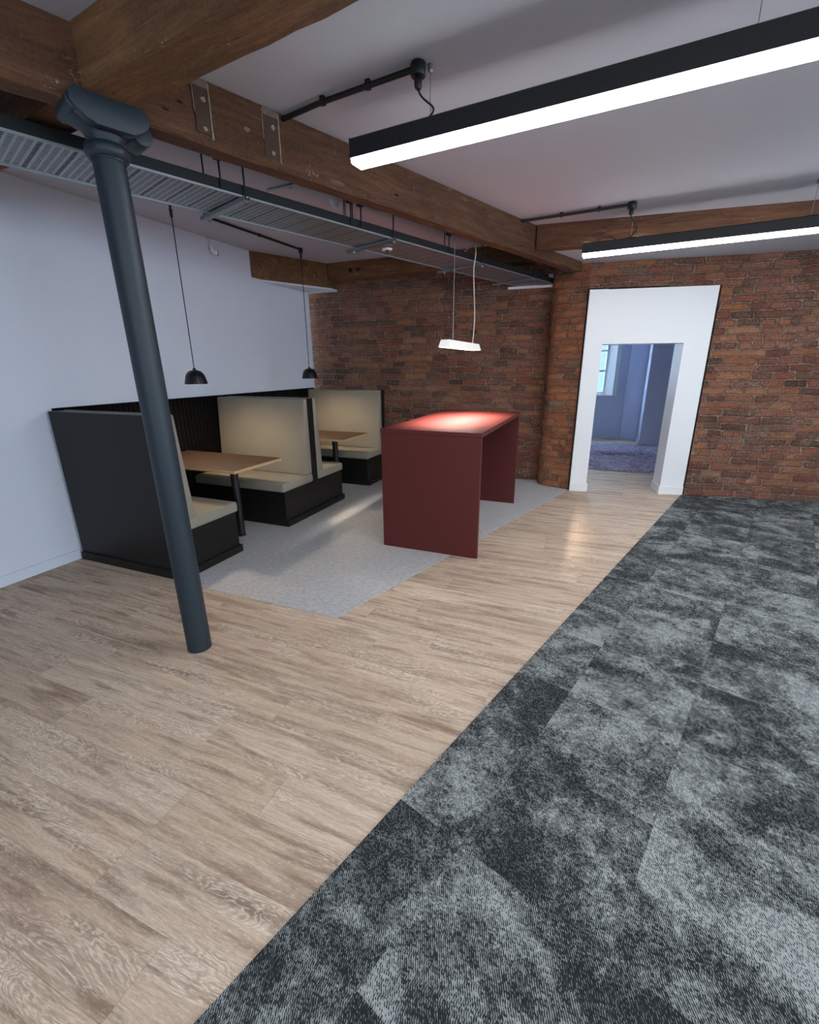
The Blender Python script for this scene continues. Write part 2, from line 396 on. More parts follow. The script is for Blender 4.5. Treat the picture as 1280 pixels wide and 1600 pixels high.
def lathe(bm, prof, c=(0, 0, 0), seg=32, cap=True):
    rings = [[bm.verts.new((c[0] + r * cos(2 * pi * k / seg), c[1] + r * sin(2 * pi * k / seg), c[2] + z)) for k in range(seg)] for r, z in prof]
    for q, s_ in zip(rings, rings[1:]):
        for k in range(seg): bm.faces.new((q[k], q[(k + 1) % seg], s_[(k + 1) % seg], s_[k]))
    if cap: bm.faces.new(rings[0][::-1]); bm.faces.new(rings[-1])
def curve_pts(p0, ctrl, p1, k=12):
    """quadratic/cubic Bezier through control points"""
    P = [Vector(p0)] + [Vector(c) for c in ctrl] + [Vector(p1)]
    out = []
    for i in range(k + 1):
        t = i / k; Q = P[:]
        while len(Q) > 1: Q = [a.lerp(b, t) for a, b in zip(Q, Q[1:])]
        out.append(Q[0])
    return out
def mesh_obj(name, bm, mat, parent=None, bevel=0.0, segs=2, smooth=None, loc=None, rot=None):
    if bevel:
        bmesh.ops.bevel(bm, geom=bm.edges[:], offset=bevel, segments=segs, profile=0.5, affect='EDGES', clamp_overlap=True)
    bmesh.ops.recalc_face_normals(bm, faces=bm.faces[:])
    me = bpy.data.meshes.new(name); bm.to_mesh(me); bm.free()
    if smooth is not None:
        for p in me.polygons: p.use_smooth = True
        me.set_sharp_from_angle(angle=R(smooth))
    ms = mat if isinstance(mat, (list, tuple)) else [mat]
    for m in ms: me.materials.append(MAT[m])
    o = bpy.data.objects.new(name, me); COL.objects.link(o)
    if parent: o.parent = parent
    if loc is not None: o.location = loc
    if rot is not None: o.rotation_euler = rot
    return o
def tag(o, label=None, cat=None, group=None, kind=None):
    if label: o['label'] = label
    if cat: o['category'] = cat
    if group: o['group'] = group
    if kind: o['kind'] = kind
    return o
def thing(name, label, cat, loc=(0, 0, 0), rz=0.0, group=None):
    o = bpy.data.objects.new(name, None); COL.objects.link(o)
    o.empty_display_size = 0.1; o.location = loc; o.rotation_euler = (0, 0, rz)
    return tag(o, label, cat, group)
def struct(name, bm, mat, **kw):
    return tag(mesh_obj(name, bm, mat, **kw), kind='structure')
def boxo(name, mat, parent, x0, x1, y0, y1, z0, z1, bevel=0.0, segs=2, smooth=None):
    bm = bm_new(); box(bm, x0, x1, y0, y1, z0, z1)
    return mesh_obj(name, bm, mat, parent, bevel, segs, smooth)
def wall_poly(bm, pts, z0, z1, u0=0.0, back=None):
    """vertical wall following a plan polyline, UV in metres; closed at the back by an offset polyline"""
    uvl = bm.loops.layers.uv.verify()
    def quad(ps, uvs):
        f = bm.faces.new([bm.verts.new(p) for p in ps])
        for l, q in zip(f.loops, uvs): l[uvl].uv = q
    u = u0
    for a, b in zip(pts, pts[1:]):
        L = math.hypot(b[0] - a[0], b[1] - a[1])
        quad([(a[0], a[1], z0), (b[0], b[1], z0), (b[0], b[1], z1), (a[0], a[1], z1)], [(u, z0), (u + L, z0), (u + L, z1), (u, z1)])
        u += L
    if back:
        loop = list(pts) + list(back)
        for z, rev in ((z0, True), (z1, False)):
            ps = [(p[0], p[1], z) for p in loop]
            if rev: ps = ps[::-1]
            quad(ps, [(p[0], p[1]) for p in ps])
        chain = [pts[-1]] + list(back) + [pts[0]]
        for a, b in zip(chain, chain[1:]):
            L = math.hypot(b[0] - a[0], b[1] - a[1])
            quad([(a[0], a[1], z0), (b[0], b[1], z0), (b[0], b[1], z1), (a[0], a[1], z1)], [(u, z0), (u + L, z0), (u + L, z1), (u, z1)])
            u += L
def brick_wall(name, pieces, mat):
    bm = bm_new()
    for pts, z0, z1, u0, back in pieces: wall_poly(bm, pts, z0, z1, u0, back)
    bmesh.ops.remove_doubles(bm, verts=bm.verts[:], dist=1e-5)
    me_o = mesh_obj(name, bm, mat)
    return tag(me_o, kind='structure')

# ------------------------------------------------------------------ setting
WX = -4.13                    # face of the white wall
ZC, ZL, ZF = 2.88, 2.94, 2.72  # ceilings: main bay, booth bay, last bay by the brick wall
TB = math.tan(R(20.3))
def beam_r(y): return -2.03 + (y - 1.665) * TB   # right face of the main beam
def beam_l(y): return -2.16 + (y - 1.665) * TB
BY = lambda x: 6.63 + 0.10 * (x + 0.73)           # left brick wall plane
RY = lambda x: 6.47 + 0.10 * (x - 1.09)           # right brick wall plane

# floors
bm = bm_new(); box(bm, WX - 0.02, 6.0, -3.5, 11.3, -0.10, 0.0)
struct('floor', bm, 'wood_planks')
bm = bm_new(); prism(bm, [(-4.12, 2.32), (-2.88, 2.32), (-2.88, 2.25), (-1.477, 2.25), (-0.31, 6.10), (-0.28, 6.28), (-0.8, 6.60), (-4.12, 6.26)], 0.0, 0.003)
struct('floor', bm, 'grey_vinyl')
TC = math.tan(R(17.14))
cxl = lambda y: 1.055 + (y - 6.395) * TC
bm = bm_new(); prism(bm, [(cxl(-3.2), -3.2), (5.5, -3.2), (5.5, RY(5.5) - 0.004), (1.098, RY(1.098) - 0.004), (cxl(6.43), 6.43)], 0.0, 0.007)
struct('floor', bm, 'carpet')

# walls
bm = bm_new(); box(bm, WX - 0.15, WX, -3.35, 6.12, 0, 3.02); struct('wall_left', bm, 'white_paint')
bm = bm_new()
ys = [-3.35, -2.05, -0.75, 0.45, 1.75, 2.95, 4.25, 7.2]
for k in range(7):
    if k % 2 == 0: box(bm, 5.5, 5.65, ys[k], ys[k + 1], 0, 3.02)
    else:
        box(bm, 5.5, 5.65, ys[k], ys[k + 1], 0, 0.95); box(bm, 5.5, 5.65, ys[k], ys[k + 1], 2.45, 3.02)
struct('wall_right', bm, 'white_paint')
bm = bm_new()
xs = [WX - 0.15, -1.25, 0.05, 1.75, 3.05, 5.65]
for k in range(5):
    if k % 2 == 0: box(bm, xs[k], xs[k + 1], -3.50, -3.35, 0, 3.02)
    else:
        box(bm, xs[k], xs[k + 1], -3.50, -3.35, 0, 1.0); box(bm, xs[k], xs[k + 1], -3.50, -3.35, 2.5, 3.02)
struct('wall_back', bm, 'white_paint')
# brick: left part with the tray opening, the pier, above the doorway, right part
bk = lambda x, d=0.30: (x, BY(x) + d)
f0 = (-4.28, BY(-4.28)); fh0 = (-1.30, BY(-1.30)); fh1 = (-0.735, BY(-0.735))
fj = (-1.45, BY(-1.45))
brick_wall('wall_far', [([f0, fj], 0, 2.575, 0.0, [bk(-1.45), bk(-4.28)]), ([fj, (-0.735, BY(-0.735))], 0, 2.575, 7.37, [bk(-0.735), bk(-1.45)]),
                        ([f0, fj], 2.575, 3.0, 0.0, [bk(-1.45), bk(-4.28)]), ([fj, fh0], 2.575, 3.0, 7.37, [bk(-1.30), bk(-1.45)]),
                        ([fh0, fh1], 2.70, 3.0, 7.52, [bk(-0.735), bk(-1.30)])], 'brick')
pier = [(-0.735, 6.63), (-0.725, 6.49), (-0.710, 6.43), (-0.680, 6.375), (-0.635, 6.335), (-0.57, 6.305), (-0.285, 6.225)]
brick_wall('wall_far', [(pier, 0, 3.0, 0.31, [(-0.285, 6.55), (-0.735, 6.92)])], 'brick_orange')
hd = [(-0.285, 6.225), (1.10, 6.475)]
brick_wall('wall_far', [(hd, 2.435, 3.0, 0.0, [(1.10, 6.78), (-0.285, 6.55)])], 'brick')
brick_wall('wall_far', [([(1.10, 6.475), (5.55, RY(5.55))], 0, 3.0, 1.41, [(5.55, RY(5.55) + 0.3), (1.10, 6.775)])], 'brick')

# ceilings: right bay, left bay, last bay beside the brick wall
fy_ = lambda x: 5.05 + (x + 0.70) * 0.115          # near face of the far cross beam
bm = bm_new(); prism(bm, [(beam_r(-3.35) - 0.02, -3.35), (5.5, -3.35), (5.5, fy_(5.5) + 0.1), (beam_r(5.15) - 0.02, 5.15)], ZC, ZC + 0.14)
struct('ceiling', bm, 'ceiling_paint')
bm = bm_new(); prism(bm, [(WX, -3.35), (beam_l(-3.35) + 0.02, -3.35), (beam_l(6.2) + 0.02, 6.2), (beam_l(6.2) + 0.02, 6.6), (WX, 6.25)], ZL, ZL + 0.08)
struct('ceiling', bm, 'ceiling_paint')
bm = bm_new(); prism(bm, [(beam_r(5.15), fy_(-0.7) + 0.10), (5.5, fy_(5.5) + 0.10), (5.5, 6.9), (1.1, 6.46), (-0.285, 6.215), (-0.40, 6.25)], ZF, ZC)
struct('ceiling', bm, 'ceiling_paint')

# doorway surround (white boxing) and its skirtings
dv = Vector((1.363, 0.27, 0)).normalized(); nv = Vector((dv.y, -dv.x, 0))    # along, towards the viewer
D0 = Vector((-0.273, 6.200, 0))
def dpt(s_, t_, z): p = D0 + dv * s_ - nv * t_; return (p.x, p.y, z)
def dbox(bm, s0, s1, t0, t1, z0, z1):
    hexa(bm, [dpt(s0, t0, z0), dpt(s1, t0, z0), dpt(s1, t1, z0), dpt(s0, t1, z0), dpt(s0, t0, z1), dpt(s1, t0, z1), dpt(s1, t1, z1), dpt(s0, t1, z1)])
bm = bm_new(); dbox(bm, 0.0, 0.205, -0.026, 0.34, 0, 2.43); struct('trim_1', bm, 'trim_paint')
bm = bm_new(); dbox(bm, 1.108, 1.380, 0.0, 0.30, 0, 2.43); struct('trim_2', bm, 'trim_paint')
bm = bm_new(); dbox(bm, 0.205, 1.108, 0.0, 0.32, 1.83, 2.43); struct('trim_3', bm, 'trim_paint')
bm = bm_new(); dbox(bm, -0.014, 1.394, 0.012, 0.04, 2.43, 2.448); dbox(bm, 1.380, 1.395, 0.012, 0.05, 0, 2.43); dbox(bm, -0.014, 0.0, 0.012, 0.05, 0, 2.43)
struct('trim_4', bm, 'painted_shade')  # dark strips paint the shadow gap round the surround
def skirt(name, s0, s1, t0, t1):
    bm = bm_new(); dbox(bm, s0, s1, t0, t1, 0.0, 0.095); dbox(bm, s0, s1, t0, t1, 0.095, 0.105)
    return struct(name, bm, 'trim_paint')
bm = bm_new(); dbox(bm, -0.004, 0.220, -0.042, -0.026, 0.0, 0.105); dbox(bm, 0.205, 0.220, -0.026, 0.34, 0.0, 0.105); struct('baseboard_left_jamb', bm, 'trim_paint', bevel=0.003)
bm = bm_new(); dbox(bm, 1.093, 1.380, -0.018, 0.0, 0.0, 0.105); dbox(bm, 1.093, 1.108, 0.0, 0.32, 0.0, 0.105); struct('baseboard_right_jamb', bm, 'trim_paint', bevel=0.003)
bm = bm_new(); box(bm, WX, WX + 0.016, -3.35, 2.285, 0, 0.085); struct('baseboard_left', bm, 'white_paint', bevel=0.003)
# ledge where the tray passes through the brick
bm = bm_new(); hexa(bm, [(-1.30, BY(-1.3) - 0.05, 2.545), (-0.74, BY(-0.74) - 0.05, 2.545), (-0.74, BY(-0.74) + 0.25, 2.545), (-1.30, BY(-1.3) + 0.25, 2.545),
                         (-1.30, BY(-1.3) - 0.05, 2.575), (-0.74, BY(-0.74) - 0.05, 2.575), (-0.74, BY(-0.74) + 0.25, 2.575), (-1.30, BY(-1.3) + 0.25, 2.575)])
hexa(bm, [(-0.80, BY(-0.8) - 0.05, 2.575), (-0.74, BY(-0.74) - 0.05, 2.575), (-0.74, BY(-0.74) + 0.2, 2.575), (-0.80, BY(-0.8) + 0.2, 2.575),
          (-0.80, BY(-0.8) - 0.05, 2.70), (-0.74, BY(-0.74) - 0.05, 2.70), (-0.74, BY(-0.74) + 0.2, 2.70), (-0.80, BY(-0.8) + 0.2, 2.70)])
struct('trim_5', bm, 'trim_paint', bevel=0.004)
bm = bm_new(); hexa(bm, [(-1.32, BY(-1.3) + 0.29, 2.55), (-0.72, BY(-0.74) + 0.29, 2.55), (-0.72, BY(-0.74) + 0.31, 2.55), (-1.32, BY(-1.3) + 0.31, 2.55),
                         (-1.32, BY(-1.3) + 0.29, 2.74), (-0.72, BY(-0.74) + 0.29, 2.74), (-0.72, BY(-0.74) + 0.31, 2.74), (-1.32, BY(-1.3) + 0.31, 2.74)])
struct('trim_6', bm, 'painted_shade')  # dark sheet painting the shade inside the tray opening
# white soffit board under the wall beam
bm = bm_new(); prism(bm, [(WX, 5.06), (-3.69, 6.02), (-3.69, 6.20), (WX, 6.16)], 2.625, 2.65); struct('trim_7', bm, 'white_paint')

# far room
FYB = 11.17
bm = bm_new()
box(bm, -2.6, -1.42, FYB, FYB + 0.25, 0, 2.75); box(bm, 0.20, 2.6, FYB, FYB + 0.25, 0, 2.75)
box(bm, -1.42, 0.20, FYB, FYB + 0.25, 0, 0.93); box(bm, -1.42, 0.20, FYB, FYB + 0.25, 2.30, 2.75)
struct('wall_far_room_back', bm, 'blue_paint')
bm = bm_new(); box(bm, 0.46, 0.80, FYB - 0.16, FYB, 0, 2.75); struct('wall_far_room_boxing', bm, 'blue_paint')
bm = bm_new(); box(bm, 0.80, 2.6, 10.32, FYB, 0, 2.75); struct('wall_far_room_pier', bm, 'blue_paint')
bm = bm_new(); box(bm, -2.7, -2.6, 6.95, FYB + 0.25, 0, 2.75); struct('wall_far_room_left', bm, 'blue_paint')
bm = bm_new(); box(bm, 2.6, 2.7, 6.95, FYB + 0.25, 0, 2.75); struct('wall_far_room_right', bm, 'blue_paint')
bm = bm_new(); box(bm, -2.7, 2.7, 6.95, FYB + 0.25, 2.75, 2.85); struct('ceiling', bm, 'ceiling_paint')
bm = bm_new(); box(bm, -2.6, 0.46, FYB - 0.016, FYB, 0, 0.10); box(bm, 0.444, 0.80, FYB - 0.176, FYB - 0.16, 0, 0.10)
struct('baseboard_far_room_back', bm, 'blue_paint')
bm = bm_new(); box(bm, 0.784, 0.80, 10.304, FYB - 0.176, 0, 0.10); box(bm, 0.80, 2.6, 10.304, 10.32, 0, 0.10)
struct('baseboard_far_room_pier', bm, 'blue_paint')
bm = bm_new(); box(bm, -1.44, 0.29, FYB - 0.03, FYB + 0.14, 0.93, 0.955); prism(bm, [(0.05, FYB + 0.125), (0.20, FYB + 0.001), (0.20, FYB + 0.125)], 0.955, 2.30); box(bm, 0.20, 0.275, FYB - 0.028, FYB - 0.001, 0.955, 2.36)
struct('trim_8', bm, 'trim_paint', bevel=0.003)

win = bm_new()
yw0, yw1 = FYB + 0.13, FYB + 0.19
box(win, -1.40, 0.055, yw0, yw1, 0.955, 1.02); box(win, -1.40, 0.055, yw0, yw1, 2.24, 2.30)
box(win, -1.40, -1.34, yw0, yw1, 1.02, 2.24); box(win, 0.005, 0.055, yw0, yw1, 1.02, 2.24)
for x in (-0.88, -0.44): box(win, x - 0.02, x + 0.02, yw0, yw1, 1.02, 2.24)
for z in (1.46, 1.88): box(win, -1.34, 0.005, yw0, yw1, z - 0.02, z + 0.02)
window = struct('window_1', win, 'trim_paint')
bm = bm_new(); box(bm, -1.34, 0.005, FYB + 0.155, FYB + 0.160, 1.02, 2.24)
p_ = mesh_obj('pane', bm, 'glass', window)

# ------------------------------------------------------------------ timber beams
def beam(label, p0, p1, width, z0, z1, mat, cut0=0.0, cut1=0.0, part=None):
    """p0 -> p1 is the near bottom edge in plan; width is measured to the left of the direction"""
    d = Vector((p1[0] - p0[0], p1[1] - p0[1], 0)); L = d.length; ang = math.atan2(d.y, d.x)
    o = thing('timber_beam', label, 'beam', (p0[0], p0[1], z0), ang, 'old timber ceiling beams')
    bm = bm_new()
    K = max(8, int(L / 0.12)); rr = random.Random(len(label) * 7 + int(L * 100))
    c = 0.012
    prof = [(0, c), (c, 0), (width - c, 0), (width, c), (width, z1 - z0), (0, z1 - z0)]
    rings = []
    for i in range(K + 1):
        t = i / K
        ring = []
        for (yy, zz) in prof:
            x = L * t + (cut0 * (yy / width) * (1 - t)) + (cut1 * (yy / width) * t)
            j = 0.0035 if zz < 0.05 else 0.0
            if i in (0, K): j = 0
            ring.append(bm.verts.new((x, yy + rr.uniform(-j, j), zz + rr.uniform(-j, j))))
        rings.append(ring)
    k = len(prof)
    for a, b in zip(rings, rings[1:]):
        for q in range(k): bm.faces.new((a[q], a[(q + 1) % k], b[(q + 1) % k], b[q]))
    bm.faces.new(rings[0][::-1]); bm.faces.new(rings[-1])
    mesh_obj('timber', bm, mat, o)
    return o
d20 = Vector((sin(R(20.3)), cos(R(20.3)), 0))
y0 = -3.3; pA = (beam_r(y0), y0); pB = (beam_r(6.12), 6.12)
main = beam('long brown timber beam resting on the column and running back to the brick pier', pA, pB, 0.122, 2.62, 2.95, 'old_timber')
s_of = lambda y: (y - y0) / cos(R(20.3))
sC = s_of(1.665)
# filled mortises on its right face
def ragged(bm, x0, x1, z0, z1, y0_, y1_, amp, rr, k=9):
    """thin slab with irregular left and right edges"""
    L0 = [(x0 + rr.uniform(-amp, amp), z0 + (z1 - z0) * i / k) for i in range(k + 1)]
    L1 = [(x1 + rr.uniform(-amp, amp), z0 + (z1 - z0) * i / k) for i in range(k + 1)]
    fr = [(bm.verts.new((a[0], y0_, a[1])), bm.verts.new((b[0], y0_, b[1]))) for a, b in zip(L0, L1)]
    bk_ = [(bm.verts.new((a[0], y1_, a[1])), bm.verts.new((b[0], y1_, b[1]))) for a, b in zip(L0, L1)]
    for i in range(k):
        bm.faces.new((fr[i][0], fr[i][1], fr[i + 1][1], fr[i + 1][0]))
        bm.faces.new((bk_[i][0], bk_[i + 1][0], bk_[i + 1][1], bk_[i][1]))
        bm.faces.new((fr[i][0], fr[i + 1][0], bk_[i + 1][0], bk_[i][0])); bm.faces.new((fr[i][1], bk_[i][1], bk_[i + 1][1], fr[i + 1][1]))
    bm.faces.new((fr[0][0], bk_[0][0], bk_[0][1], fr[0][1])); bm.faces.new((fr[k][0], fr[k][1], bk_[k][1], bk_[k][0]))
def blob(bm, x, z, r, y0_, y1_, rr, k=11, sx=1.0):
    ang = [2 * pi * i / k for i in range(k)]; rd = [r * rr.uniform(0.7, 1.15) for _ in ang]
    a = [bm.verts.new((x + q * sx * cos(t) * 0.8, y0_, z + q * sin(t) * 0.8)) for t, q in zip(ang, rd)]
    b = [bm.verts.new((x + q * sx * cos(t), y1_, z + q * sin(t))) for t, q in zip(ang, rd)]
    bm.faces.new(a); bm.faces.new(b[::-1])
    for i in range(k): bm.faces.new((a[i], b[i], b[(i + 1) % k], a[(i + 1) % k]))
pr = random.Random(11)
for s0, s1 in ((0.357, 0.432), (0.714, 0.806)):
    bm = bm_new(); ragged(bm, sC + s0, sC + s1, 0.045, 0.255, -0.004, 0.002, 0.002, pr)
    f = mesh_obj('mortise_infill', bm, 'dark_timber', main)
    bm = bm_new(); ragged(bm, sC + s1 - 0.002, sC + s1 + 0.004, 0.03, 0.25, -0.006, 0.002, 0.0015, pr, 16); mesh_obj('mortar_line', bm, 'stone_pale', f)
    bm = bm_new(); ragged(bm, sC + s0 - 0.003, sC + s0, 0.12, 0.25, -0.005, 0.002, 0.001, pr, 12); mesh_obj('mortar_line', bm, 'stone_pale', f)
    bm = bm_new(); ragged(bm, sC + s0 + 0.002, sC + s1 - 0.002, 0.225, 0.258, -0.007, 0.002, 0.003, pr, 5); mesh_obj('mortar_patch', bm, 'stone_grey', f)
    for sp, zp, ww in ((0.55, 0.065, 0.013), (0.62, 0.18, 0.014)):
        bm = bm_new(); blob(bm, sC + s0 + (s1 - s0) * sp, zp, ww, -0.007, 0.0, pr); mesh_obj('plaster_plug', bm, 'stone_pale', f)
bm = bm_new(); blob(bm, sC + 0.62, 0.13, 0.014, -0.003, 0.001, pr, sx=1.6); mesh_obj('plaster_plug', bm, 'stone_grey', main)
beam('short orange timber beam crossing overhead from the column to the right', (1.6, 1.085), (beam_r(1.57) + 0.005, 1.57), -0.16, 2.65, ZC + 0.02, 'orange_timber')
xL = beam_l(1.6) - 0.005
beam('dark timber beam from the column to the white wall behind the cable tray', (xL, 1.57), (WX + 0.005, 1.85), -0.15, 2.66, ZL + 0.02, 'old_timber')
beam('timber beam crossing the ceiling behind the farther linear light', (beam_r(5.06) + 0.02, 5.06), (5.45, fy_(5.45)), 0.155, 2.67, ZC + 0.02, 'old_timber')
tl = beam('timber beam on top of the left brick wall with two round holes', (-3.665, 5.93), (beam_l(5.93) - 0.005, 5.93), 0.30, 2.745, ZL + 0.02, 'orange_timber')
for xx in (0.36, 0.475):
    bm = bm_new(); tube(bm, [(xx, -0.003, 0.085), (xx, 0.001, 0.085)], 0.028, 20); mesh_obj('bolt_hole_shade', bm, 'painted_shade', tl)  # flat dark discs paint the shade of the holes
o = thing('timber_beam', 'short timber beam emerging at an angle from the white wall above a pale ledge', 'beam', (-4.12, 4.92, 2.65), 0, 'old timber ceiling beams')
bm = bm_new(); prism(bm, [(0, 0), (0.445, 1.0), (0.445, 1.28), (0.0, 1.20)], 0.0, ZL - 2.65 + 0.02); mesh_obj('timber', bm, 'orange_timber', o, bevel=0.006)

# ------------------------------------------------------------------ cast-iron column
CX, CY = -2.075, 1.665
col = thing('iron_column', 'slender dark blue-grey cast iron column standing on the wood floor', 'column', (CX, CY, 0))
LEAN = -0.030
bm = bm_new(); seg = 40
rings = []
for i in range(9):
    t = i / 8; z = 2.46 * t; r = 0.0675 - 0.003 * t
    rings.append([bm.verts.new((LEAN * t + r * cos(2 * pi * k / seg), r * sin(2 * pi * k / seg), z)) for k in range(seg)])
for a, b in zip(rings, rings[1:]):
    for k in range(seg): bm.faces.new((a[k], a[(k + 1) % seg], b[(k + 1) % seg], b[k]))
bm.faces.new(rings[0][::-1]); bm.faces.new(rings[-1])
mesh_obj('shaft', bm, 'column_paint', col, smooth=40)
bm = bm_new(); lathe(bm, [(0.064, -0.032), (0.078, -0.028), (0.086, -0.012), (0.087, 0.004), (0.082, 0.02), (0.068, 0.028), (0.064, 0.030)], (LEAN, 0, 2.492), 40)
mesh_obj('collar', bm, 'column_paint', col, smooth=50)
capi = bm_new()
rings = []
for z, a_, b_r in ((2.455, 0.069, 0.069), (2.525, 0.069, 0.069), (2.542, 0.074, 0.072), (2.560, 0.086, 0.074), (2.574, 0.112, 0.088), (2.588, 0.136, 0.100), (2.602, 0.148, 0.108), (2.632, 0.150, 0.110)):
    ring = []
    for k in range(48):
        t = 2 * pi * k / 48; e = 0.62 + 0.38 * (1 - min(1, (a_ - 0.066) / 0.06))
        ce, se = cos(t), sin(t)
        px = a_ * math.copysign(abs(ce) ** e, ce); py = b_r * math.copysign(abs(se) ** e, se)
        ring.append(capi.verts.new((px, py, z)))
    rings.append(ring)
for a, b in zip(rings, rings[1:]):
    for k in range(48): capi.faces.new((a[k], a[(k + 1) % 48], b[(k + 1) % 48], b[k]))
capi.faces.new(rings[0][::-1]); capi.faces.new(rings[-1])
co = mesh_obj('capital', capi, 'column_paint', col, smooth=45, loc=(LEAN, 0, 0), rot=(0, 0, R(69.7)))
bm = bm_new()
prof = [(-0.118, 2.655), (0.122, 2.655), (0.146, 2.640), (0.152, 2.610), (0.142, 2.582), (0.112, 2.560), (0.080, 2.545), (-0.055, 2.545), (-0.090, 2.560), (-0.118, 2.580), (-0.140, 2.604), (-0.142, 2.630)]
fa = [bm.verts.new((x, -0.120, z)) for x, z in prof]; fb = [bm.verts.new((x, -0.070, z)) for x, z in prof]
bm.faces.new(fa); bm.faces.new(fb[::-1])
for k in range(len(prof)): bm.faces.new((fa[k], fb[k], fb[(k + 1) % len(prof)], fa[(k + 1) % len(prof)]))
mesh_obj('cheek_plate', bm, 'column_paint', col, bevel=0.004, smooth=40, loc=(LEAN, 0, 0), rot=(0, 0, R(69.7)))
for bx_, bz_, br_ in ((0.142, 2.585, 0.042), (-0.120, 2.612, 0.030)):
    bm = bm_new(); tube(bm, [(bx_, -0.10 if bx_ < 0 else -0.05, bz_), (bx_, 0.08, bz_)], br_, 24)
    mesh_obj('bearing_boss', bm, 'column_paint', col, bevel=0.004, smooth=40, loc=(LEAN, 0, 0), rot=(0, 0, R(69.7)))

# ------------------------------------------------------------------ cable tray
# local X runs along the tray (away from the camera), local Y to its left; origin on the right rim
TA = R(90 - 19.3)
tray = thing('cable_tray', 'long perforated galvanised cable tray hung on rods left of the main beam', 'cable tray', (-2.365, 1.83, 2.575), TA)
du = Vector((cos(TA), sin(TA), 0)); dn = Vector((-sin(TA), cos(TA), 0))
TW = 0.44
def tray_end(): return (BY(-1.0) - 1.83 + 0.12) / du.y
T0, T1 = -1.2, tray_end()
bm = bm_new()
NX = int((T1 - T0) / 0.034); NY = 18; ux = (T1 - T0) / NX; uy = TW / NY
for i in range(NX):
    for j in range(NY):
        x0_, x1_ = T0 + i * ux, T0 + (i + 1) * ux; ya_, yb_ = j * uy, (j + 1) * uy
        bold = (i % 4 == 0)
        sx_, sy_ = (0.0095, 0.0075) if bold else (0.0115, 0.0042)
        mx, my = (x0_ + x1_) / 2, (ya_ + yb_) / 2
        o_ = [(x0_, ya_), (x1_, ya_), (x1_, yb_), (x0_, yb_)]; i_ = [(mx - sx_, my - sy_), (mx + sx_, my - sy_), (mx + sx_, my + sy_), (mx - sx_, my + sy_)]
        vo_ = [bm.verts.new((p[0], p[1], 0)) for p in o_]; vi_ = [bm.verts.new((p[0], p[1], 0)) for p in i_]
        for k in range(4): bm.faces.new((vo_[k], vo_[(k + 1) % 4], vi_[(k + 1) % 4], vi_[k]))
bmesh.ops.remove_doubles(bm, verts=bm.verts[:], dist=1e-5)
mesh_obj('perforated_base', bm, 'galvanised', tray)
for yv, nm in ((0.0, 'side_rail'), (TW, 'side_rail')):
    bm = bm_new(); s = 1 if yv == 0 else -1
    box(bm, T0, T1, min(yv, yv - s * 0.004), max(yv, yv - s * 0.004), -0.002, 0.058)
    box(bm, T0, T1, min(yv, yv + s * 0.016), max(yv, yv + s * 0.016), 0.052, 0.058)
    r_ = mesh_obj(nm, bm, 'rail_dark', tray)
    bm = bm_new(); box(bm, T0, T1, min(yv - s * 0.006, yv + s * 0.006), max(yv - s * 0.006, yv + s * 0.006), -0.006, 0.004)
    mesh_obj('bottom_lip', bm, 'galvanised', r_)
def tloc(x, y, z=0.0):
    d = Vector((x - (-2.365), y - 1.83, 0)); return (d.dot(du), d.dot(dn), z)
for q in ((-2.08, 2.50), (-1.72, 3.73), (-1.33, 4.95), (-0.94, 5.98)):
    a = tloc(*q)[0] + 0.02
    bm = bm_new()
    box(bm, a - 0.019, a + 0.019, -0.035, TW + 0.10, -0.027, -0.024); box(bm, a - 0.021, a - 0.018, -0.035, TW + 0.10, -0.027, -0.006); box(bm, a + 0.018, a + 0.021, -0.035, TW + 0.10, -0.027, -0.006)
    st = mesh_obj('strut_channel', bm, 'steel', tray)
    zt = ZL - 2.575 - 0.002
    if a > 4.0: zt = 2.745 - 2.575 + 0.1
    if a > 3.9: zt = 2.94 - 2.575 - 0.24 if a > 4.2 else zt
    for yy in (-0.018, TW + 0.02):
        bm = bm_new(); tube(bm, [(a, yy, -0.045), (a, yy, zt)], 0.005, 8)
        rod = mesh_obj('hanger_rod', bm, 'rail_dark', tray)
        bm = bm_new(); tube(bm, [(a, yy, -0.04), (a, yy, -0.028)], 0.011, 6); mesh_obj('nut', bm, 'steel', rod)
for q, zc_ in (((-2.17, 2.42), 2.735), ((-1.79, 3.33), 2.735), ((-1.83, 3.45), 2.735), ((-1.42, 4.45), 2.735)):
    a = tloc(*q)[0] - 0.02
    bm = bm_new(); tube(bm, [(a, -0.012, 0.01), (a, -0.012, ZL - 2.577)], 0.005, 8)
    rod = mesh_obj('hanger_rod', bm, 'rail_dark', tray)
    bm = bm_new(); box(bm, a - 0.022, a + 0.022, -0.03, 0.01, zc_ - 2.575 - 0.015, zc_ - 2.575 + 0.015); mesh_obj('clamp', bm, 'rail_dark', rod, bevel=0.004)

for kc, (yc, rc) in enumerate(((0.045, 0.030), (0.112, 0.032), (0.180, 0.030), (0.248, 0.032), (0.316, 0.030), (0.384, 0.031))):
    bm = bm_new(); pc = random.Random(kc)
    tube(bm, [(T0 + (T1 - T0) * q / 14 + (0.01 if q == 0 else -0.01 if q == 14 else 0), yc + (pc.uniform(-0.003, 0.003) if 0 < q < 14 else 0), rc + 0.003) for q in range(15)], rc, 10)
    o = mesh_obj('cable', bm, 'black_plastic', loc=(-2.365, 1.83, 2.575), rot=(0, 0, TA)); o.data.shade_smooth()  # unseen cables, added so the slots below look black
    tag(o, 'dark cable added in the perforated tray to darken its slots', 'cable', 'cables added to darken the tray slots')

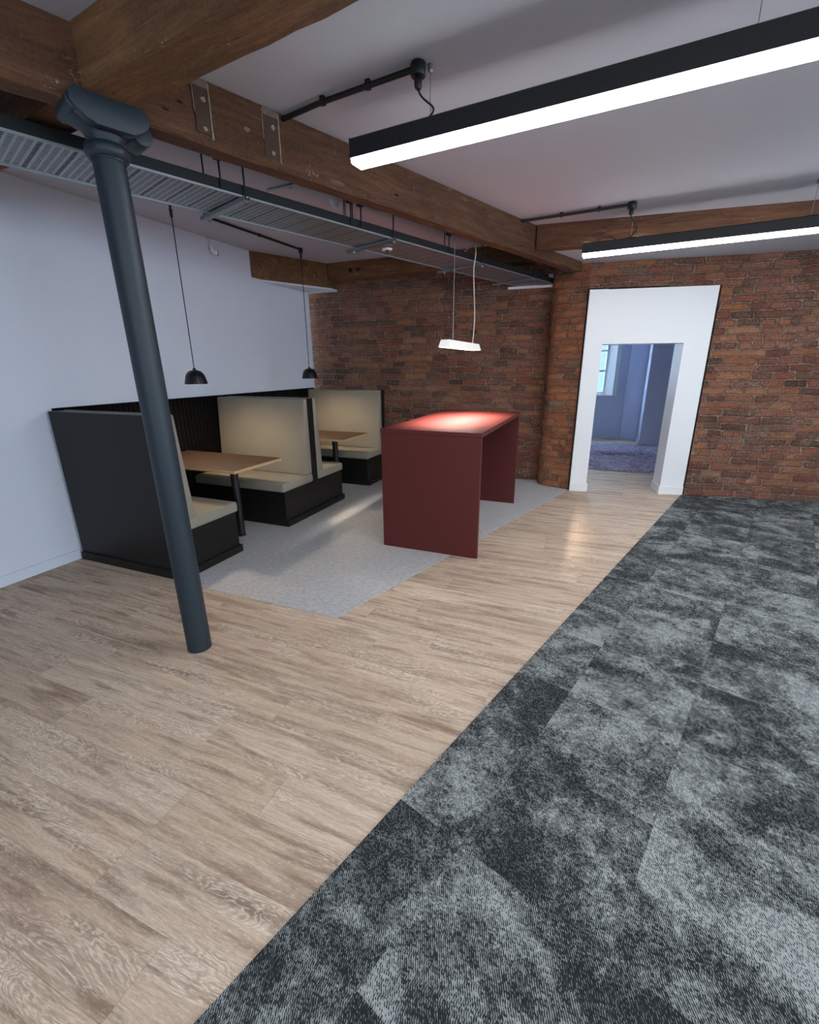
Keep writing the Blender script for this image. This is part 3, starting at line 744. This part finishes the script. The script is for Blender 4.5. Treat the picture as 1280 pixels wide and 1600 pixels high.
# detectors
def detector(label, loc, r=0.05, col_='white_plastic'):
    t = thing('smoke_detector', label, 'detector', loc)
    bm = bm_new(); lathe(bm, [(r, 0.0), (r, -0.012), (r * 0.92, -0.018), (r * 0.8, -0.02)][::-1], (0, 0, 0), 28); mesh_obj('base', bm, col_, t, smooth=40)
    bm = bm_new(); lathe(bm, [(r * 0.72, -0.02), (r * 0.70, -0.045), (r * 0.5, -0.055), (0.004, -0.058)][::-1], (0, 0, 0), 28); mesh_obj('sensor_head', bm, col_, t, smooth=40)
    return t
detector('small white ceiling detector with dark base seen between tray and beam', (-2.27, 3.86, ZL), 0.045)
dd = thing('tray_sensor', 'flat white round disc fixed under the tray past its second cross strut', 'detector', (-1.86, 4.00, 2.568))
bm = bm_new(); lathe(bm, [(0.045, 0.0), (0.046, -0.008), (0.040, -0.014)][::-1], (0, 0, 0), 28); mesh_obj('disc', bm, 'white_plastic', dd, smooth=40)
bm = bm_new(); lathe(bm, [(0.016, -0.014), (0.014, -0.02)][::-1], (0, 0, 0), 20); mesh_obj('sensor_eye', bm, 'lens_dark', dd, smooth=40)

# ------------------------------------------------------------------ conduits
def conduit(label, pts, r, mat, clips=(), box_at=None, group=None, boxr=0.035, cat='conduit', drop=None):
    t = thing('conduit', label, cat, pts[0], 0, group)
    P0 = Vector(pts[0])
    bm = bm_new(); tube(bm, [Vector(p) - P0 for p in pts], r, 12); mesh_obj('pipe', bm, mat, t, smooth=40)
    for c in clips:
        c = Vector(c) - P0
        bm = bm_new(); tube(bm, [c + Vector((-0.009, 0, 0)), c + Vector((0.009, 0, 0))], r * 1.45, 12); box(bm, c.x - 0.012, c.x + 0.012, c.y - 0.012, c.y + 0.012, c.z, c.z + 0.022)
        mesh_obj('saddle_clip', bm, mat, t)
    if box_at:
        c = Vector(box_at) - P0
        bm = bm_new(); lathe(bm, [(boxr * 0.9, 0), (boxr, 0.006), (boxr, 0.044), (boxr * 0.9, 0.05)], (c.x, c.y, c.z - 0.03), 24)
        jb = mesh_obj('junction_box', bm, mat, t, smooth=40)
        if drop:
            bm = bm_new(); lathe(bm, [(0.012, -drop), (0.017, -drop + 0.01), (0.018, -0.04), (0.014, -0.028)], (c.x, c.y, c.z), 16)
            mesh_obj('cable_gland', bm, mat, jb, smooth=40)
    return t
zc1 = ZC - 0.022
JB1 = (-0.915, 2.335, ZC - 0.024); JB2 = (0.055, 4.72, ZC - 0.024)
conduit('black ceiling conduit with round box feeding the nearer linear light', [(beam_r(2.45) + 0.004, 2.45, zc1), (-1.45, 2.395, zc1), (JB1[0], JB1[1], zc1)], 0.0125, 'black_plastic',
        [(-1.45, 2.395, zc1), (-1.18, 2.365, zc1)], JB1, 'black light conduits', drop=0.075)
conduit('black ceiling conduit with round box feeding the farther linear light', [(beam_r(4.82) + 0.004, 4.80, zc1), (-0.35, 4.755, zc1), (JB2[0], JB2[1], zc1)], 0.0125, 'black_plastic',
        [(-0.51, 4.77, zc1), (-0.20, 4.74, zc1)], JB2, 'black light conduits', drop=0.075)
zc2 = ZL - 0.014
conduit('grey ceiling conduit running from the tray to the far pendant', [(-2.95, 3.05, zc2), (-3.56, 3.70, zc2), (-3.50, 5.09, zc2)], 0.011, 'rail_dark', [(-3.53, 4.4, zc2)], (-3.50, 5.09, ZL - 0.02), boxr=0.026)
conduit('short grey conduit bending down into the tray beside the beam', [(-2.62, 3.42, zc2), (-2.20, 3.40, zc2), (-2.00, 3.395, zc2), (-1.93, 3.38, zc2 - 0.02), (-1.90, 3.36, zc2 - 0.08), (-1.90, 3.36, 2.64)], 0.011, 'galvanised', [(-2.4, 3.41, zc2)])

# ------------------------------------------------------------------ linear lights
def linear_light(label, p0, ang, L, zt, jb, susp):
    t = thing('linear_light', label, 'ceiling light', (p0[0], p0[1], zt), ang, 'suspended linear lights')
    W_, H_ = 0.105, 0.105
    bm = bm_new()
    prof = [(0, -0.006), (0.006, 0), (W_ - 0.006, 0), (W_, -0.006), (W_, -H_ + 0.022), (0, -H_ + 0.022)]
    a = [bm.verts.new((0, y, z)) for y, z in prof]; b = [bm.verts.new((L, y, z)) for y, z in prof]
    k = len(prof)
    for i in range(k): bm.faces.new((a[i], a[(i + 1) % k], b[(i + 1) % k], b[i]))
    bm.faces.new(a[::-1]); bm.faces.new(b); mesh_obj('housing', bm, 'black_powder', t)
    bm = bm_new()
    prof = [(0.003, -H_ + 0.022), (0.003, -H_ + 0.006), (0.012, -H_), (W_ - 0.012, -H_), (W_ - 0.003, -H_ + 0.006), (W_ - 0.003, -H_ + 0.022)]
    a = [bm.verts.new((0.004, y, z)) for y, z in prof]; b = [bm.verts.new((L - 0.004, y, z)) for y, z in prof]; k = len(prof)
    for i in range(k): bm.faces.new((a[i], a[(i + 1) % k], b[(i + 1) % k], b[i]))
    bm.faces.new(a[::-1]); bm.faces.new(b); mesh_obj('diffuser', bm, 'tube_glow', t)
    for xx in (-0.003, L):
        boxo('end_cap', 'black_powder', t, xx, xx + 0.003, 0, W_, -H_ + 0.018, 0)
    for xx in susp:
        bm = bm_new(); box(bm, xx - 0.03, xx + 0.03, W_ / 2 - 0.02, W_ / 2 + 0.02, 0, 0.012); cl = mesh_obj('bracket', bm, 'black_powder', t, bevel=0.003)
        bm = bm_new(); tube(bm, [(xx, W_ / 2, 0.012), (xx, W_ / 2, ZC - zt)], 0.0016, 6); mesh_obj('suspension_wire', bm, 'steel', cl)
        bm = bm_new(); lathe(bm, [(0.008, -0.03), (0.012, -0.022), (0.012, 0)], (xx, W_ / 2, ZC - zt), 12); mesh_obj('ceiling_anchor', bm, 'steel', cl)
    c, s = cos(-ang), sin(-ang)
    jx, jy = jb[0] - p0[0], jb[1] - p0[1]; J = Vector((jx * c - jy * s, jx * s + jy * c, jb[2] - zt - 0.075))
    E_ = Vector((susp[0] - 0.07, W_ / 2, 0.003))
    bm = bm_new(); tube(bm, curve_pts(J, [J + Vector((0.01, 0, -0.05)), J + Vector((0.10, 0, -0.09)), E_ + Vector((0.12, 0, 0.05)), E_ + Vector((0.07, 0, 0.0))], E_, 16), 0.0042, 8)
    mesh_obj('flex', bm, 'black_plastic', t, smooth=60)
    return t
linear_light('nearer of the two long black linear lights, with white glowing underside', (-1.29, 2.36), R(-5.2), 2.45, 2.67, JB1, (0.415, 1.64))
l2 = linear_light('farther of the two long black linear lights, nearest the brick wall', (-0.31, 4.85), R(-5.2), 2.45, 2.637, JB2, (0.385, 1.61))
for (lx, ly, nm) in ((1.75, 2.08, 'unseen linear light added to the right of the nearer visible one'), (2.75, 4.57, 'unseen linear light added to the right of the farther visible one'),
                     (-1.15, -0.35, 'unseen linear light added behind the camera, left of the pair'), (1.75, -0.62, 'unseen linear light added behind the camera, right of the pair')):
    linear_light(nm, (lx, ly), R(-5.2), 2.45, 2.66, (lx + 0.4, ly - 0.02, ZC - 0.024), (0.415, 1.64))  # out-of-view lights added to brighten floor, ceiling and left wall
bm = bm_new(); tube(bm, curve_pts((0.10, 0.05, 0.0), [(0.12, 0.05, 0.05), (0.24, 0.05, 0.05)], (0.27, 0.05, 0.0), 12), 0.004, 8); mesh_obj('flex', bm, 'black_plastic', l2, smooth=60)

# ------------------------------------------------------------------ lamp over the high table
LX, LY0, LY1 = -1.29, 3.88, 4.96
lamp = thing('pendant_lamp', 'slim white bar pendant lit above the red high table', 'pendant lamp', (LX, (LY0 + LY1) / 2, 1.75))
hl = (LY1 - LY0) / 2
bm = bm_new()
o4 = [(-0.052, -hl, 0.0), (0.052, -hl, 0.0), (0.052, hl, 0.0), (-0.052, hl, 0.0)]
t4 = [(-0.038, -hl + 0.03, 0.062), (0.038, -hl + 0.03, 0.062), (0.038, hl - 0.03, 0.062), (-0.038, hl - 0.03, 0.062)]
i4 = [(-0.045, -hl + 0.007, 0.0), (0.045, -hl + 0.007, 0.0), (0.045, hl - 0.007, 0.0), (-0.045, hl - 0.007, 0.0)]
u4 = [(-0.036, -hl + 0.026, 0.045), (0.036, -hl + 0.026, 0.045), (0.036, hl - 0.026, 0.045), (-0.036, hl - 0.026, 0.045)]
V4 = [[bm.verts.new(p) for p in q] for q in (t4, o4, i4, u4)]
bm.faces.new(V4[0]); bm.faces.new(V4[3])
for a, b in zip(V4, V4[1:]):
    for k in range(4): bm.faces.new((a[k], a[(k + 1) % 4], b[(k + 1) % 4], b[k]))
mesh_obj('shade', bm, 'opal', lamp)
bm = bm_new(); box(bm, -0.034, 0.034, -hl + 0.02, hl - 0.02, 0.012, 0.020); mesh_obj('diffuser', bm, 'lamp_glow', lamp)
bm = bm_new(); tube(bm, [(0.0, -hl + 0.25, 0.06), (0.0, -hl + 0.25, ZL - 1.75)], 0.0022, 6); mesh_obj('suspension_wire', bm, 'steel', lamp)
bm = bm_new()
tube(bm, [(0, hl - 0.16, 0.06)] + [(0.012 * sin(z * 6.0), hl - 0.16 + 0.01 * sin(z * 9), 0.06 + z) for z in (0.1, 0.2, 0.3, 0.4, 0.5, 0.6, 0.7)] + curve_pts((0.0, hl - 0.16, 0.83), [(0.02, hl - 0.16, 0.98), (-0.03, hl - 0.10, 0.99)], (-0.14, hl - 0.06, 0.93), 8), 0.0055, 8)
mesh_obj('flex', bm, 'flex_white', lamp, smooth=60)

ll = bpy.data.lights.new('lamp_beam', 'AREA'); ll.shape = 'RECTANGLE'; ll.size = 0.06; ll.size_y = 2 * hl - 0.06
ll.energy = 54; ll.color = (1.0, 0.88, 0.76); ll.spread = R(79)
lo = bpy.data.objects.new('lamp_beam', ll); COL.objects.link(lo); lo.parent = lamp; lo.location = (0, 0, 0.009)

# black dome pendants
def dome(label, x, y, zb, ztop):
    t = thing('dome_pendant', label, 'pendant lamp', (x, y, zb), 0, 'black dome pendants over the booths')
    prof = [(0.100, 0.0), (0.098, 0.01), (0.086, 0.06), (0.076, 0.085), (0.055, 0.108), (0.03, 0.118), (0.016, 0.120), (0.013, 0.135), (0.005, 0.140)]
    inner = [(r - 0.003, z - 0.003) for r, z in prof[:6]] + [(0.004, 0.112)]
    bm = bm_new(); lathe(bm, inner[::-1] + [(0.097, 0.0)] + prof, (0, 0, 0), 36); mesh_obj('lamp_shade', bm, 'pendant_black', t, smooth=40)
    bm = bm_new(); lathe(bm, [(0.004, 0.02), (0.022, 0.026), (0.03, 0.045), (0.024, 0.068), (0.014, 0.085), (0.013, 0.108)], (0, 0, 0), 20); mesh_obj('bulb', bm, 'pendant_glow', t, smooth=60)
    bm = bm_new(); tube(bm, [(0, 0, 0.138), (0, 0, ztop - zb)], 0.0045, 8); mesh_obj('flex', bm, 'black_plastic', t)
    bm = bm_new(); lathe(bm, [(0.006, -0.06), (0.012, -0.052), (0.013, -0.008), (0.018, 0.0)], (0, 0, ztop - zb), 16); mesh_obj('cord_grip', bm, 'black_plastic', t, smooth=40)
    return t
dome('black dome pendant nearer the column, over the first booth table', -3.50, 3.26, 1.462, 2.86)
dome('black dome pendant near the brick corner, over the second booth table', -3.50, 5.09, 1.462, ZL - 0.05)
# conduit stub feeding the nearer pendant
conduit('short conduit drop above the nearer dome pendant', [(-3.50, 3.26, ZL), (-3.50, 3.26, 2.862)], 0.010, 'rail_dark')

# wall sensor
ws = thing('wall_sensor', 'small white swivel sensor with dark lens high on the white wall', 'sensor', (WX, 4.28, 2.80))
bm = bm_new(); tube(bm, [(0.002, 0.0, 0.04), (0.03, 0.0, 0.05), (0.045, 0.0, 0.075), (0.045, 0.0, 0.115), (0.03, 0.0, 0.13), (0.002, 0.0, 0.132)], 0.008, 10); mesh_obj('arm', bm, 'white_plastic', ws, smooth=50)
bm = bm_new(); tube(bm, [(0.045, 0.0, 0.06), (0.045, 0.0, 0.02), (0.05, 0.02, 0.0), (0.06, 0.05, -0.005)], [0.012, 0.018, 0.026, 0.030], 16); hd_ = mesh_obj('head', bm, 'white_plastic', ws, smooth=50)
bm = bm_new(); tube(bm, [(0.060, 0.05, -0.005), (0.064, 0.06, -0.006)], 0.026, 16); mesh_obj('lens', bm, 'lens_dark', hd_)

# ------------------------------------------------------------------ booths
panel = thing('slatted_panel', 'long black grooved panel fixed along the white wall behind the booths', 'wall panel', (WX + 0.002, 2.34, 0))
bm = bm_new()
L_ = 6.07 - 2.34
box(bm, 0.0, 0.012, 0, L_, 0, 1.29)
k = 0
while k * 0.05 + 0.04 < L_:
    box(bm, 0.012, 0.026, k * 0.05, k * 0.05 + 0.038, 0, 1.29); k += 1
mesh_obj('slats', bm, 'black_slat', panel)
boxo('top_trim', 'black_slat', panel, 0.0, 0.030, 0, L_, 1.29, 1.298)

XB = WX + 0.036        # benches start at the panel
XF = -2.90             # their front face
def cushion(name, parent, pts, bev=0.022):
    bm = bm_new(); hexa(bm, pts); return mesh_obj(name, bm, 'fabric', parent, bevel=bev, segs=4, smooth=50)
def bench(label, y, boards, base, seats, plinth):
    """y: world position of the bench origin; other lengths are relative to it"""
    t = thing('booth_bench', label, 'bench', (XB, y, 0), 0, 'upholstered booth benches along the white wall')
    LX_ = XF - XB
    for (a, b, nm) in boards:
        boxo(nm, 'charcoal_panel', t, 0.0, LX_, a, b, 0.0 if nm == 'end_panel' else 0.375, 1.28, bevel=0.003)
    boxo('base', 'charcoal_panel', t, 0.0, LX_ - 0.004, base[0], base[1], 0.0, 0.375, bevel=0.002)
    bm = bm_new()
    a, b, near = plinth
    box(bm, LX_ - 0.002, LX_ + 0.016, a - (0.018 if near else 0.0), b + 0.018, 0, 0.068)
    box(bm, 0.0, LX_ - 0.002, b + 0.001, b + 0.018, 0, 0.068)
    if near: box(bm, 0.0, LX_ - 0.002, a - 0.018, a - 0.001, 0, 0.068)
    mesh_obj('plinth', bm, 'charcoal_panel', t, bevel=0.003)
    for (b0, s1, sgn) in seats:
        # b0: plane of the board the back cushion leans on; s1: front edge of the seat
        y0_, y1_ = (b0, s1) if sgn > 0 else (s1, b0)
        cushion('seat_cushion', t, [(0.0, y0_, 0.377), (LX_ + 0.012, y0_, 0.377), (LX_ + 0.012, y1_, 0.377), (0.0, y1_, 0.377), (0.0, y0_, 0.470), (LX_ + 0.012, y0_, 0.470), (LX_ + 0.012, y1_, 0.470), (0.0, y1_, 0.470)])
        lo, hi = b0 + sgn * 0.115, b0 + sgn * 0.058
        f0_, f1_ = b0 + sgn * 0.002, b0 + sgn * 0.002
        if sgn > 0: bot = (f0_, lo); top = (f1_, hi)
        else: bot = (lo, f0_); top = (hi, f1_)
        cushion('back_cushion', t, [(0.0, bot[0], 0.466), (LX_ + 0.006, bot[0], 0.466), (LX_ + 0.006, bot[1], 0.466), (0.0, bot[1], 0.466),
                                    (0.0, top[0], 1.282), (LX_ + 0.006, top[0], 1.282), (LX_ + 0.006, top[1], 1.282), (0.0, top[1], 1.282)], 0.018)
    return t
bench('nearest booth bench with tall charcoal end panel, standing behind the iron column', 2.29,
      [(0.0, 0.095, 'end_panel')], (0.095, 0.635), [(0.097, 0.66, 1)], (0.0, 0.635, True))
bench('double back-to-back booth bench in the middle, with grey cushions on both sides', 4.18,
      [(-0.05, 0.05, 'divider')], (-0.56, 0.575), [(0.052, 0.59, 1), (-0.052, -0.59, -1)], (-0.56, 0.575, False))
bench('farthest booth bench, backing onto the brick wall', 5.98,
      [(-0.05, 0.05, 'end_panel')], (-0.53, -0.05), [(-0.052, -0.55, -1)], (-0.53, 0.03, False))

def booth_table(label, y):
    t = thing('booth_table', label, 'table', (XB, y, 0), 0, 'booth tables')
    LX_ = -2.86 - XB
    bm = bm_new(); box(bm, 0.0, LX_, -0.325, 0.325, 0.723, 0.748)
    tt = mesh_obj('tabletop', bm, 'ply_edge', t, bevel=0.002)
    bm = bm_new(); box(bm, 0.002, LX_ - 0.003, -0.322, 0.322, 0.7485, 0.7505); mesh_obj('laminate', bm, 'table_wood', tt)
    lx = -3.18 - XB
    bm = bm_new(); lathe(bm, [(0.040, 0), (0.040, 0.012), (0.036, 0.016), (0.036, 0.715), (0.05, 0.716), (0.05, 0.7225)], (lx, 0.0, 0.003), 24); lg = mesh_obj('leg', bm, 'black_plastic', t, smooth=40)
    bm = bm_new(); box(bm, lx - 0.10, lx + 0.10, -0.12, 0.12, 0.715, 0.7225); mesh_obj('mounting_plate', bm, 'black_plastic', lg)
    boxo('wall_batten', 'black_slat', t, 0.0, 0.03, -0.28, 0.28, 0.68, 0.7225)
    return t
booth_table('walnut-topped booth table between the nearest and middle benches', 3.25)
booth_table('walnut-topped booth table in the far booth by the brick wall', 5.085)

# ------------------------------------------------------------------ red high table
rt = thing('high_table', 'tall dark red panel-sided table standing on the grey vinyl edge', 'table', (-1.296, 4.44, 0.003))
hw, hl = 0.445, 0.905
boxo('tabletop', 'red_laminate', rt, -hw - 0.004, hw + 0.004, -hl - 0.004, hl + 0.004, 1.047, 1.085, bevel=0.002)
boxo('end_panel', 'red_laminate', rt, -hw, hw, -hl, -hl + 0.038, 0.0, 1.0465, bevel=0.0015)
boxo('end_panel', 'red_laminate', rt, -hw, hw, hl - 0.038, hl, 0.0, 1.0465, bevel=0.0015)

# ------------------------------------------------------------------ far-room rug and the building opposite
rug = bm_new(); rr = random.Random(3)
NR, NS = 40, 150; rad = 1.42; rows = []
for i in range(NR + 1):
    r = rad * i / NR
    row = []
    for k_ in range(NS if i else 1):
        a = 2 * pi * k_ / NS; e = r + (rr.uniform(-0.015, 0.02) if i == NR else rr.uniform(-0.006, 0.006))
        z = 0.004 if i == NR else 0.022 + rr.uniform(-0.012, 0.012)
        row.append(rug.verts.new((e * cos(a), e * sin(a), z)))
    rows.append(row)
for k_ in range(NS): rug.faces.new((rows[0][0], rows[1][k_], rows[1][(k_ + 1) % NS]))
for a, b in zip(rows[1:], rows[2:]):
    for k_ in range(NS): rug.faces.new((a[k_], b[k_], b[(k_ + 1) % NS], a[(k_ + 1) % NS]))
o = mesh_obj('round_rug', rug, 'rug', loc=(0.30, 9.06, 0.001)); tag(o, 'round shaggy mauve-grey rug on the floor beyond the doorway', 'rug')

bd = thing('building', 'pale building seen through the far room window', 'building', (-2.0, 19.0, -4.0))
bm = bm_new(); box(bm, -8, 8, 0, 4, 0, 12); mesh_obj('wall', bm, 'facade', bd)
for x in (-5.5, -3.5, -1.5, 0.5, 2.5, 4.5):
    for z in (2.0, 4.7, 7.4):
        fw = boxo('window', 'trim_paint', bd, x - 0.55, x + 0.55, -0.05, 0.0, z, z + 1.6)
        boxo('pane', 'facade_pane', fw, x - 0.45, x + 0.45, -0.06, -0.051, z + 0.1, z + 1.5)
